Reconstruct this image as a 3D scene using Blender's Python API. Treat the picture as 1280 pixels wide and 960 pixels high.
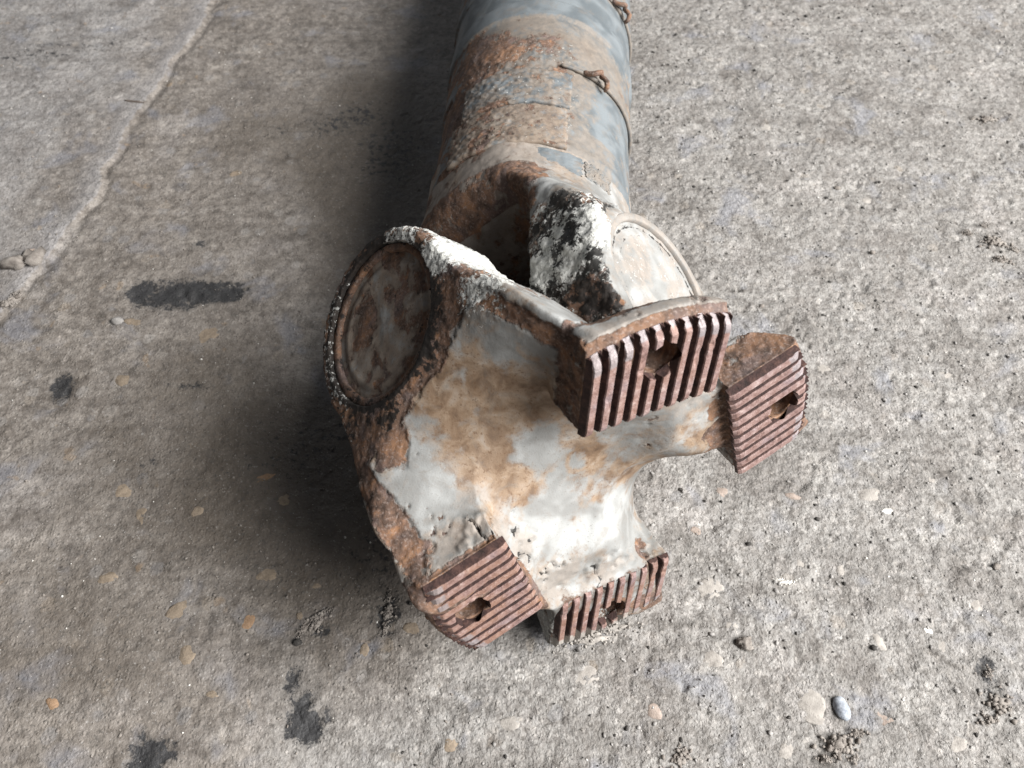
import bpy, math, random
import numpy as np

# ------------------------------------------------------------------ camera, light, exposure
scene = bpy.context.scene
for o in list(bpy.data.objects):
    bpy.data.objects.remove(o)
COL = scene.collection
CAM_H = 0.3705
PITCH = math.radians(56.0)
cam_d = bpy.data.cameras.new('camera'); cam = bpy.data.objects.new('camera', cam_d); COL.objects.link(cam)
cam.location = (0, 0, CAM_H); cam.rotation_euler = (math.pi/2 - PITCH, 0, 0)
cam_d.sensor_width = 36; cam_d.lens = 27.98; cam_d.clip_start = 0.01; cam_d.clip_end = 100
cam_d.dof.use_dof = True; cam_d.dof.focus_distance = 0.335; cam_d.dof.aperture_fstop = 18
scene.camera = cam
scene.view_settings.view_transform = 'Standard'; scene.view_settings.look = 'None'
scene.view_settings.gamma = 1.0; scene.view_settings.exposure = 0.2
scene.view_settings.use_curve_mapping = False

world = bpy.data.worlds.new('World'); scene.world = world; world.use_nodes = True
bg = world.node_tree.nodes['Background']
bg.inputs['Color'].default_value = (0.95, 0.95, 1.0, 1); bg.inputs['Strength'].default_value = 0.055

def area(name, loc, target, sx, sy, energy, color):
    l = bpy.data.lights.new(name, 'AREA'); l.shape = 'RECTANGLE'; l.size = sx; l.size_y = sy
    l.energy = energy; l.color = color
    o = bpy.data.objects.new(name, l); COL.objects.link(o); o.location = loc
    from mathutils import Vector
    o.rotation_euler = (Vector(target) - Vector(loc)).to_track_quat('-Z', 'Y').to_euler()
    return o
# the open doorway to the right of the workshop floor
area('doorway_daylight', (1.52, -0.26, 1.42), (0, 0.22, 0.05), 1.8, 1.35, 150, (1.0, 0.985, 0.965))

# added cool fill lamp ahead of the camera, for sheen on the far floor
area('far_fill_light', (-0.9, 3.6, 1.9), (0, 0.3, 0), 2.4, 1.2, 14, (0.86, 0.93, 1.0))

# ------------------------------------------------------------------ helpers
rng = np.random.default_rng(7)
random.seed(7)

def _hash(i, j, k, seed):
    h = (i.astype(np.uint32)*np.uint32(374761393) + j.astype(np.uint32)*np.uint32(668265263)
         + k.astype(np.uint32)*np.uint32(2147483647) + np.uint32((seed*144665 + 1013904223) & 0xffffffff))
    h = (h ^ (h >> np.uint32(13)))*np.uint32(1274126177)
    h = (h ^ (h >> np.uint32(16)))*np.uint32(2246822519)
    h = h ^ (h >> np.uint32(15))
    return (h & np.uint32(0xffffff)).astype(np.float32)/np.float32(0xffffff)

def vnoise(p, seed=0):
    """value noise in -1..1 of points (N,3) in lattice units"""
    p = np.asarray(p, np.float32)
    i = np.floor(p).astype(np.int64); f = p - i
    f = f*f*f*(f*(f*6-15)+10)
    i = (i & 0xffffffff)
    x, y, z = i[:, 0], i[:, 1], i[:, 2]
    def c(a, b, d): return _hash(x+a, y+b, z+d, seed)
    fx, fy, fz = f[:, 0], f[:, 1], f[:, 2]
    a = c(0,0,0)*(1-fx)+c(1,0,0)*fx; b = c(0,1,0)*(1-fx)+c(1,1,0)*fx
    e = c(0,0,1)*(1-fx)+c(1,0,1)*fx; g = c(0,1,1)*(1-fx)+c(1,1,1)*fx
    return (((a*(1-fy)+b*fy)*(1-fz)+(e*(1-fy)+g*fy)*fz)*2-1)

def fbm(p, scale, octv=4, seed=0, gain=0.5):
    s = 0; a = 1; t = 0; q = np.asarray(p, np.float32)*scale
    for o in range(octv):
        s = s + a*vnoise(q, seed+o*17); t += a; a *= gain; q = q*2.03 + 11.7
    return s/t

def sstep(x, a, b):
    t = np.clip((x-a)/(b-a), 0, 1); return t*t*(3-2*t)

def mesh_obj(name, verts, faces, mat, parent=None, smooth=True, attrs=None, loops=None):
    me = bpy.data.meshes.new(name)
    verts = np.asarray(verts, np.float32)
    if isinstance(faces, np.ndarray):
        nf, k = faces.shape
        me.vertices.add(len(verts)); me.vertices.foreach_set('co', verts.ravel())
        me.loops.add(nf*k); me.loops.foreach_set('vertex_index', faces.astype(np.int32).ravel())
        me.polygons.add(nf); me.polygons.foreach_set('loop_start', np.arange(0, nf*k, k, dtype=np.int32))
        me.update(calc_edges=True)
    else:
        me.from_pydata([tuple(map(float, v)) for v in verts], [], [tuple(int(i) for i in f) for f in faces]); me.update()
    if smooth: me.polygons.foreach_set('use_smooth', np.ones(len(me.polygons), bool))
    if attrs:
        for k, a in attrs.items():
            at = me.attributes.new(k, 'FLOAT', 'POINT'); at.data.foreach_set('value', np.asarray(a, np.float32))
    me.validate()
    if mat: me.materials.append(mat)
    o = bpy.data.objects.new(name, me); COL.objects.link(o)
    if parent: o.parent = parent
    return o

def tag(o, label=None, cat=None, group=None, kind=None):
    if label: o['label'] = label
    if cat: o['category'] = cat
    if group: o['group'] = group
    if kind: o['kind'] = kind
    return o

def surface_nets(sdf, lo, hi, step):
    ax = [np.arange(lo[i], hi[i]+step, step, dtype=np.float32) for i in range(3)]
    nx, ny, nz = map(len, ax)
    D = np.empty((nx, ny, nz), np.float32)
    CH = 24
    for a in range(0, nx, CH):
        X, Y, Z = np.meshgrid(ax[0][a:a+CH], ax[1], ax[2], indexing='ij')
        D[a:a+CH] = sdf(X, Y, Z)
    B = D < 0
    cnt = np.zeros((nx-1, ny-1, nz-1), np.int8)
    offs = [(i, j, k) for i in (0, 1) for j in (0, 1) for k in (0, 1)]
    for i, j, k in offs: cnt += B[i:nx-1+i, j:ny-1+j, k:nz-1+k]
    ci, cj, ck = np.nonzero((cnt > 0) & (cnt < 8))
    N = len(ci)
    vals = np.stack([D[ci+i, cj+j, ck+k] for i, j, k in offs], 1)
    P = np.zeros((N, 3), np.float32); W = np.zeros(N, np.float32)
    for a in range(8):
        for b in range(a+1, 8):
            oa, ob = np.array(offs[a]), np.array(offs[b])
            if np.abs(oa-ob).sum() != 1: continue
            va, vb = vals[:, a], vals[:, b]
            m = (va < 0) != (vb < 0)
            t = np.where(m, va/np.where(m, va-vb, 1), 0)
            P += m[:, None]*(oa[None]+(ob-oa)[None]*t[:, None]); W += m
    P /= W[:, None]
    V = np.stack([ci, cj, ck], 1)+P
    V = V*step+np.array(lo, np.float32)
    idx = -np.ones((nx-1, ny-1, nz-1), np.int32); idx[ci, cj, ck] = np.arange(N)
    F = []
    for axn in range(3):
        s0 = [slice(None)]*3; s1 = [slice(None)]*3
        s0[axn] = slice(0, -1); s1[axn] = slice(1, None)
        A = B[tuple(s0)]; C = B[tuple(s1)]
        e = np.argwhere(A != C)
        o1, o2 = [d for d in range(3) if d != axn]
        ok = (e[:, o1] > 0) & (e[:, o2] > 0) & (e[:, o1] < D.shape[o1]-1) & (e[:, o2] < D.shape[o2]-1)
        e = e[ok]
        def cell(d1, d2):
            c = e.copy(); c[:, o1] += d1; c[:, o2] += d2
            return idx[c[:, 0], c[:, 1], c[:, 2]]
        q = np.stack([cell(-1, -1), cell(0, -1), cell(0, 0), cell(-1, 0)], 1)
        flip = A[e[:, 0], e[:, 1], e[:, 2]]
        if axn == 1: flip = ~flip
        q = np.where(flip[:, None], q, q[:, ::-1])
        F.append(q)
    F = np.concatenate(F)
    F = F[(F >= 0).all(1)]
    def g(p): return sdf(p[:, 0], p[:, 1], p[:, 2])
    e = 0.3*step
    for it in range(2):
        d = g(V)
        G = np.stack([g(V+np.eye(3, dtype=np.float32)[k]*e)-g(V-np.eye(3, dtype=np.float32)[k]*e) for k in range(3)], 1)
        G /= np.maximum(np.linalg.norm(G, axis=1, keepdims=True), 1e-6)
        V = V-G*np.clip(d, -step, step)[:, None]*0.8
    return V, F, G

def smin(a, b, k):
    h = np.clip(0.5+0.5*(b-a)/k, 0, 1); return b*(1-h)+a*h-k*h*(1-h)
def smax(a, b, k): return -smin(-a, -b, k)
def box2(x, y, hx, hy, r=0):
    qx = np.abs(x)-hx+r; qy = np.abs(y)-hy+r
    return np.hypot(np.maximum(qx, 0), np.maximum(qy, 0))+np.minimum(np.maximum(qx, qy), 0)-r

# ------------------------------------------------------------------ node material kit
class NT:
    def __init__(s, name):
        s.m = bpy.data.materials.new(name); s.m.use_nodes = True
        s.t = s.m.node_tree; s.t.nodes.clear()
        s.out = s.n('ShaderNodeOutputMaterial'); s.b = s.n('ShaderNodeBsdfPrincipled')
        s.l(s.b.outputs[0], s.out.inputs['Surface'])
        s.tc = s.n('ShaderNodeTexCoord')
    def n(s, t, **kw):
        x = s.t.nodes.new(t)
        for k, v in kw.items(): setattr(x, k, v)
        return x
    def l(s, a, b): s.t.links.new(a, b)
    def set(s, inp, v):
        if hasattr(v, 'is_linked'): s.l(v, inp)
        else: inp.default_value = v
    def attr(s, name): return s.n('ShaderNodeAttribute', attribute_name=name).outputs['Fac']
    def noise(s, scale, detail=4, rough=0.55, dist=0.0, off=0):
        x = s.n('ShaderNodeTexNoise'); x.inputs['Scale'].default_value = scale
        x.inputs['Detail'].default_value = detail; x.inputs['Roughness'].default_value = rough
        x.inputs['Distortion'].default_value = dist
        if off:
            m = s.n('ShaderNodeVectorMath', operation='ADD'); m.inputs[1].default_value = (off, off*1.7, off*0.6)
            s.l(s.tc.outputs['Object'], m.inputs[0]); s.l(m.outputs[0], x.inputs['Vector'])
        else: s.l(s.tc.outputs['Object'], x.inputs['Vector'])
        return x.outputs['Fac']
    def voro(s, scale, feature='F1', rnd=1.0):
        x = s.n('ShaderNodeTexVoronoi', feature=feature); x.inputs['Scale'].default_value = scale
        x.inputs['Randomness'].default_value = rnd
        s.l(s.tc.outputs['Object'], x.inputs['Vector']); return x.outputs[0]
    def math(s, op, a, b=0.0, clamp=False):
        x = s.n('ShaderNodeMath', operation=op, use_clamp=clamp); s.set(x.inputs[0], a); s.set(x.inputs[1], b); return x.outputs[0]
    def step(s, v, a, b, lo=0.0, hi=1.0):
        x = s.n('ShaderNodeMapRange', interpolation_type='SMOOTHSTEP'); s.set(x.inputs[0], v)
        x.inputs[1].default_value = a; x.inputs[2].default_value = b; x.inputs[3].default_value = lo; x.inputs[4].default_value = hi
        return x.outputs[0]
    def mix(s, f, a, b, mode='MIX'):
        x = s.n('ShaderNodeMix', data_type='RGBA', blend_type=mode)
        s.set(x.inputs[0], f)
        for i, v in ((6, a), (7, b)):
            if isinstance(v, tuple): v = (*v, 1) if len(v) == 3 else v
            s.set(x.inputs[i], v)
        return x.outputs[2]
    def ramp(s, f, stops):
        x = s.n('ShaderNodeValToRGB'); s.set(x.inputs[0], f); cr = x.color_ramp
        while len(cr.elements) < len(stops): cr.elements.new(0.5)
        for e, (p, c) in zip(cr.elements, stops): e.position = p; e.color = (*c, 1)
        return x.outputs[0]
    def bump(s, h, strength, dist, prev=None):
        x = s.n('ShaderNodeBump'); s.set(x.inputs['Strength'], strength); x.inputs['Distance'].default_value = dist
        s.l(h, x.inputs['Height'])
        if prev is not None: s.l(prev, x.inputs['Normal'])
        return x.outputs[0]
    def done(s, col, rough, nrm=None, metal=0.0, spec=0.5):
        s.set(s.b.inputs['Base Color'], col if not isinstance(col, tuple) else (*col, 1)); s.set(s.b.inputs['Roughness'], rough)
        s.set(s.b.inputs['Metallic'], metal); s.set(s.b.inputs['Specular IOR Level'], spec)
        if nrm is not None: s.l(nrm, s.b.inputs['Normal'])
        return s.m

def rust_color(k, off=0.0):
    a = k.noise(170, 4, 0.65, 0.4, 3.1+off); b = k.noise(900, 2, 0.6, 0, 5.3+off)
    c = k.ramp(a, [(0.26, (0.030, 0.020, 0.015)), (0.43, (0.095, 0.060, 0.044)), (0.56, (0.17, 0.100, 0.068)), (0.66, (0.22, 0.115, 0.060)), (0.78, (0.28, 0.215, 0.18))])
    h = k.noise(55, 2, 0.6, 0.5, 8.3+off)
    c = k.mix(k.step(h, 0.54, 0.68, 0, 0.6), c, (0.225, 0.125, 0.072)); c = k.mix(k.step(h, 0.47, 0.35, 0, 0.55), c, (0.125, 0.098, 0.096))
    return k.mix(k.step(b, 0.5, 0.75, 0, 0.5), c, (0.33, 0.27, 0.24))

def make_cast_material(name, dust_col=((0.15, 0.13, 0.112), (0.36, 0.328, 0.298)), paint_col=((0.195, 0.195, 0.188), (0.315, 0.320, 0.315))):
    """weathered paint over rusty cast steel; masks ride on the mesh: bare (paint gone), tan (rust wash), chalk, tar"""
    k = NT(name)
    bare, tan, chalk, tar, dust = (k.attr(a) for a in ('bare', 'tan', 'chalk', 'tar', 'dust'))
    n1 = k.noise(260, 4, 0.65, 0.3); n2 = k.noise(60, 2, 0.6, 0.5, 2.2); n3 = k.noise(1500, 1, 0.6, 0, 7.7)
    paint = k.mix(k.step(n2, 0.35, 0.65), paint_col[0], paint_col[1])
    # rust wash over the paint
    wash = k.ramp(k.noise(120, 3, 0.6, 0.6, 9.0), [(0.28, (0.105, 0.060, 0.032)), (0.42, (0.185, 0.115, 0.066)), (0.56, (0.27, 0.19, 0.125)), (0.72, (0.33, 0.275, 0.225))])
    tm = k.math('ADD', tan, k.math('MULTIPLY', k.math('SUBTRACT', n1, 0.5), 1.2))
    c = k.mix(k.step(tm, 0.15, 0.85, 0, 0.92), paint, wash)
    n5 = k.noise(700, 2, 0.75, 0.1, 17.0)
    c = k.mix(k.math('MULTIPLY', k.step(n5, 0.56, 0.70), k.step(tan, 0.1, 0.7, .12, .7)), c, (0.12, 0.065, 0.035))
    dm = k.math('ADD', dust, k.math('MULTIPLY', k.math('SUBTRACT', n1, 0.5), 1.1))
    c = k.mix(k.step(dm, 0.35, 0.85, 0, 0.85), c, k.mix(n1, dust_col[0], dust_col[1]))
    speck = k.step(n3, 0.68, 0.74)
    c = k.mix(k.math('MULTIPLY', speck, 0.45), c, (0.09, 0.07, 0.055))
    film = k.noise(95, 4, 0.72, 0.8, 23.0)
    c = k.mix(k.step(film, 0.50, 0.72, 0, 0.45), c, (0.17, 0.15, 0.13))
    rust = rust_color(k)
    bm = k.step(k.math('ADD', bare, k.math('MULTIPLY', k.math('SUBTRACT', n1, 0.5), 0.55)), 0.46, 0.54)
    c = k.mix(bm, c, rust)
    edge = k.math('MULTIPLY', k.step(k.math('ADD', bare, k.math('MULTIPLY', k.math('SUBTRACT', n1, 0.5), 0.55)), 0.40, 0.47), k.math('SUBTRACT', 1.0, bm))
    c = k.mix(k.math('MULTIPLY', edge, 0.5), c, (0.12, 0.085, 0.065))
    tn = k.step(k.math('ADD', tar, k.math('MULTIPLY', k.math('SUBTRACT', k.noise(330, 3, 0.7, 0.2, 4.4), 0.5), 1.5)), 0.42, 0.60)
    c = k.mix(k.math('MULTIPLY', tn, 0.93), c, (0.013, 0.012, 0.011))
    cn = k.noise(520, 3, 0.75, 0.2, 1.4)
    cm = k.step(k.math('ADD', chalk, k.math('MULTIPLY', k.math('SUBTRACT', cn, 0.5), 1.5)), 0.42, 0.62)
    c = k.mix(cm, c, k.mix(cn, (0.25, 0.25, 0.23), (0.72, 0.72, 0.69)))
    h = k.math('ADD', k.math('MULTIPLY', n1, k.math('ADD', 0.15, k.math('MULTIPLY', bm, 0.9))), k.math('MULTIPLY', cn, cm))
    nr = k.bump(h, 0.55, 0.0012)
    nr = k.bump(n3, 0.3, 0.0003, nr)
    r = k.math('SUBTRACT', k.math('ADD', 0.5, k.math('MULTIPLY', n1, 0.35)), k.math('MULTIPLY', tn, 0.12))
    r = k.math('ADD', r, k.math('MULTIPLY', k.math('MAXIMUM', bm, cm), 0.2), True)
    return k.done(c, r, nr, 0.0, 0.38)

def make_tooth_material():
    k = NT('rusty_serration')
    n1 = k.noise(300, 5, 0.7, 0.2); n2 = k.noise(90, 3, 0.6, 0, 2.0); n3 = k.noise(1400, 3, 0.7, 0, 3.0)
    c = k.ramp(n1, [(0.25, (0.10, 0.056, 0.052)), (0.45, (0.195, 0.122, 0.112)), (0.6, (0.285, 0.200, 0.188)), (0.75, (0.46, 0.385, 0.365))])
    c = k.mix(k.math('MULTIPLY', k.step(n2, 0.40, 0.65, 0.15, 0.75), k.attr('warm')), c, (0.27, 0.135, 0.065))
    c = k.mix(k.step(n2, 0.44, 0.30, 0, 0.5), c, (0.22, 0.175, 0.19))
    c = k.mix(k.step(n3, 0.60, 0.72, 0, 0.55), c, (0.50, 0.43, 0.40))
    worn = k.attr('worn')  # high on abraded lands; where low, the groove shade is painted
    dark = k.ramp(n1, [(0.3, (0.016, 0.009, 0.008)), (0.5, (0.045, 0.023, 0.020)), (0.7, (0.10, 0.052, 0.040))])  # deep rust of the groove flanks, with the grooves' shade painted in
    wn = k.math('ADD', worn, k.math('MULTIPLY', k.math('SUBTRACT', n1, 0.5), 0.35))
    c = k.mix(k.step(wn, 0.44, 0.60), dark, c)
    c = k.mix(k.step(wn, 0.72, 1.0, 0, 0.6), c, (0.27, 0.265, 0.28))
    md = k.math('ADD', k.attr('mud'), k.math('MULTIPLY', k.math('SUBTRACT', k.noise(420, 5, .75, .2, 5.0), 0.5), 1.3))
    c = k.mix(k.step(md, 0.42, 0.62, 0, .9), c, k.mix(n1, (0.20, 0.18, 0.16), (0.50, 0.47, 0.43)))
    nr = k.bump(n1, 0.6, 0.0009); nr = k.bump(n3, 0.5, 0.0004, nr)
    return k.done(c, k.math('SUBTRACT', 0.8, k.math('MULTIPLY', worn, 0.35)), nr, k.math('MULTIPLY', worn, 0.12), 0.35)

MAT_FLANGE = make_cast_material('weathered_grey_paint_cast_steel')
MAT_TUBE = make_cast_material('weathered_blue_grey_paint_steel', paint_col=((0.098, 0.114, 0.124), (0.168, 0.188, 0.20)), dust_col=((0.085, 0.072, 0.060), (0.285, 0.25, 0.215)))
MAT_TOOTH = make_tooth_material()

# ------------------------------------------------------------------ frames of the joint (metres, world)
U = np.array([0.70472502, 0.21588711, -0.67583682]); Vv = np.array([0.53444105, 0.46497177, 0.70581444])
Nn = np.array([0.46662128, -0.85860003, 0.21229831])
FC = np.array([0.0470499, 0.13262376, 0.0885])             # centre of the serrated face
HT = 95.0                                                   # serrated face to joint centre, mm
TC = FC-Nn*HT/1000
S = np.array([0.0676, 0.997, -0.0165]); S /= np.linalg.norm(S)
Wv = np.cross(U, S); Wv /= np.linalg.norm(Wv)
Yv = np.cross(-S, Wv)                                       # third axis of the shaft yoke, faces up and left
from mathutils import Matrix
def frame(ox, ax, ay, az, scale=0.001):
    m = Matrix.Identity(4)
    for i in range(3):
        m[i][0], m[i][1], m[i][2], m[i][3] = ax[i], ay[i], az[i], ox[i]
    return m
FR_FLANGE = frame(FC, U, Vv, Nn)
FR_YOKE = frame(TC, Wv, Yv, -S)

def to_world(V, fr):
    A = np.array(fr); return (V*0.001)@A[:3, :3].T+A[:3, 3]

# ------------------------------------------------------------------ floor
def g(px, py, z=0.0):
    """floor point seen in the photograph's direction px, py (1280 x 960)"""
    f = 995.0; dx, dy = (px-640)/f, (480-py)/f
    sp, cp = math.sin(PITCH), math.cos(PITCH)
    d = np.array([dx, dy*sp+cp, dy*cp-sp]); k = (z-CAM_H)/d[2]
    return np.array([d[0]*k, d[1]*k])

def seg_dist(x, y, pts):
    best = np.full(x.shape, 9.0, np.float32); side = np.zeros_like(best)
    for (x0, y0), (x1, y1) in zip(pts[:-1], pts[1:]):
        dx, dy = x1-x0, y1-y0; L = dx*dx+dy*dy
        t = np.clip(((x-x0)*dx+(y-y0)*dy)/L, 0, 1)
        d = np.hypot(x-x0-t*dx, y-y0-t*dy)
        sd = np.sign((x-x0)*dy-(y-y0)*dx)
        m = d < best; best = np.where(m, d, best); side = np.where(m, sd, side)
    return best, side

RIDGE = [g(*p) for p in ((300, -60), (268, 0), (232, 55), (203, 100), (172, 135), (150, 185), (118, 240), (88, 290), (45, 345), (8, 385), (-60, 450))]
RIDGE2 = [g(*p) for p in ((330, -110), (160, 18), (0, 48), (-160, 75))]
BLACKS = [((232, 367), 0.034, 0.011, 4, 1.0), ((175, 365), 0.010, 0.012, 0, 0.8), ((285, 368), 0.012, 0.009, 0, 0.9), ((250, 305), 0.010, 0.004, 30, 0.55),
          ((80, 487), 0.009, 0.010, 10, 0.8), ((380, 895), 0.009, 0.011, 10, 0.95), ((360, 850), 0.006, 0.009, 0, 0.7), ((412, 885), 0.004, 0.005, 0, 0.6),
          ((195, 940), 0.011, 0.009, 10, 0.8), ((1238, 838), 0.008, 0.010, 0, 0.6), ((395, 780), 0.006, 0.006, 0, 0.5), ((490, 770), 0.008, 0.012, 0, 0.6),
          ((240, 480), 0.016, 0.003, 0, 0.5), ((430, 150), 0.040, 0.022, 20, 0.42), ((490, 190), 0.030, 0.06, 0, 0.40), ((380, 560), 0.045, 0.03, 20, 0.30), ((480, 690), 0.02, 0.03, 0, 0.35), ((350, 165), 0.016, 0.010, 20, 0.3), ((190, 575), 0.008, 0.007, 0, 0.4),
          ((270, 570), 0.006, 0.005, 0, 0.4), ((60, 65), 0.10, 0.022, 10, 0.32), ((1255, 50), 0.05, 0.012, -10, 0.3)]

def floor_height(x, y, pos=None):
    p = np.stack([x, y, np.zeros_like(x)], -1).reshape(-1, 3)
    x = p[:, 0]; y = p[:, 1]
    rough = sstep(x+0.10*fbm(p, 6, 2, 60), -0.06, 0.06)            # right half scoured, left half trodden smooth
    z = 0.0016*fbm(p, 9, 3, 1)+0.0008*fbm(p, 45, 3, 5)
    n = fbm(p, 330, 3, 9, 0.7)
    z += n*(0.00045+0.00050*rough)
    w = p.copy(); w[:, 0] = p[:, 0]*0.75+p[:, 1]*0.55; w[:, 1] = (p[:, 1]*0.75-p[:, 0]*0.55)*1.9
    z += 0.0006*fbm(w, 110, 3, 14, .6)*(0.30+rough)*(0.5+0.5*fbm(p, 22, 2, 19))
    pit = sstep(fbm(p, 210, 3, 23, .6)+0.25*fbm(p, 25, 2, 29), 0.40, 0.66); z -= pit*(0.0005+0.0010*rough)
    d, sd = seg_dist(x+0.007*fbm(p, 35, 4, 31, .65), y+0.007*fbm(p, 35, 4, 37, .65), RIDGE)
    wid = 0.011+0.010*sstep(-y, -0.42, -0.22)
    z += np.where(sd > 0, 0.0011*np.exp(-(d/wid)**2), 0.0011*np.exp(-(d/0.0016)**2))*np.clip(.75+1.1*fbm(p, 18, 3, 66), .1, 1.3) * (x < 0)
    z -= np.where(sd < 0, 0.0012*np.exp(-((d-0.004)/0.003)**2), 0) * (x < 0)
    d2, _ = seg_dist(x, y+0.004*fbm(p, 20, 2, 39), RIDGE2)
    z += 0.0012*np.exp(-(d2/0.006)**2)
    return z, rough, np.exp(-(d/0.014)**2)*(sd > 0)*(x < 0), d2, sd

def axis_coords(lo, hi, step, far):
    c = list(np.arange(lo, hi, step)); s = step
    while c[-1] < far: s *= 1.35; c.append(c[-1]+s)
    s = step
    while c[0] > -far: s *= 1.35; c.insert(0, c[0]-s)
    return np.array(c, np.float32)
gx = axis_coords(-0.44, 0.44, 0.00125, 2.5); gy = axis_coords(0.03, 0.66, 0.00125, 2.5)
GX, GY = np.meshgrid(gx, gy, indexing='ij'); sh = GX.shape
fz, f_rough, f_ridge, f_d2, f_sd = floor_height(GX, GY)
PX, PY = GX.ravel(), GY.ravel(); PP = np.stack([PX, PY, np.zeros_like(PX)], 1)
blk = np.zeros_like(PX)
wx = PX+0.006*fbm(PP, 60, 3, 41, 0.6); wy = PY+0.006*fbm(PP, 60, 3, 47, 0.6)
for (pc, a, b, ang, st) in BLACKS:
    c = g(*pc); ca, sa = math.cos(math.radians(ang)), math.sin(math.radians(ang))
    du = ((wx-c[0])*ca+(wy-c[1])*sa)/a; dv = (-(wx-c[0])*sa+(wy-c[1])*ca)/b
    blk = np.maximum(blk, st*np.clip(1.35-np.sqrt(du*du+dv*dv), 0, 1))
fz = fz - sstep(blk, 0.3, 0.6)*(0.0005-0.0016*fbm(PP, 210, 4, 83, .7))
# ochre earth worn into the left of the floor, pale dust beyond the ridge
brown = sstep(-PX+0.16*fbm(PP, 7, 3, 71), -0.03, 0.12)
dusty = sstep(np.where(f_sd > 0, 1, -1)*np.minimum(seg_dist(PX, PY, RIDGE)[0], 0.2)+0.03*fbm(PP, 14, 3, 77), -0.03, 0.08)*(PX < 0)
# old oil soaked into the floor left of the shaft
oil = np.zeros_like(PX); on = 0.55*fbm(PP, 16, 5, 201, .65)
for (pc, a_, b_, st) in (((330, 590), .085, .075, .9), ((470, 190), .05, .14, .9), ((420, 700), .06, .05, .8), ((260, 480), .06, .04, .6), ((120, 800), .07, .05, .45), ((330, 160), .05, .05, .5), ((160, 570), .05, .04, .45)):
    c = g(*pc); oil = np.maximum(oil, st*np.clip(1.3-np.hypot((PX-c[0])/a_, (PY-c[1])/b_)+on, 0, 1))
ii = np.arange(sh[0]*sh[1], dtype=np.int32).reshape(sh)
FQ = np.stack([ii[:-1, :-1], ii[1:, :-1], ii[1:, 1:], ii[:-1, 1:]], -1).reshape(-1, 4)

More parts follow.
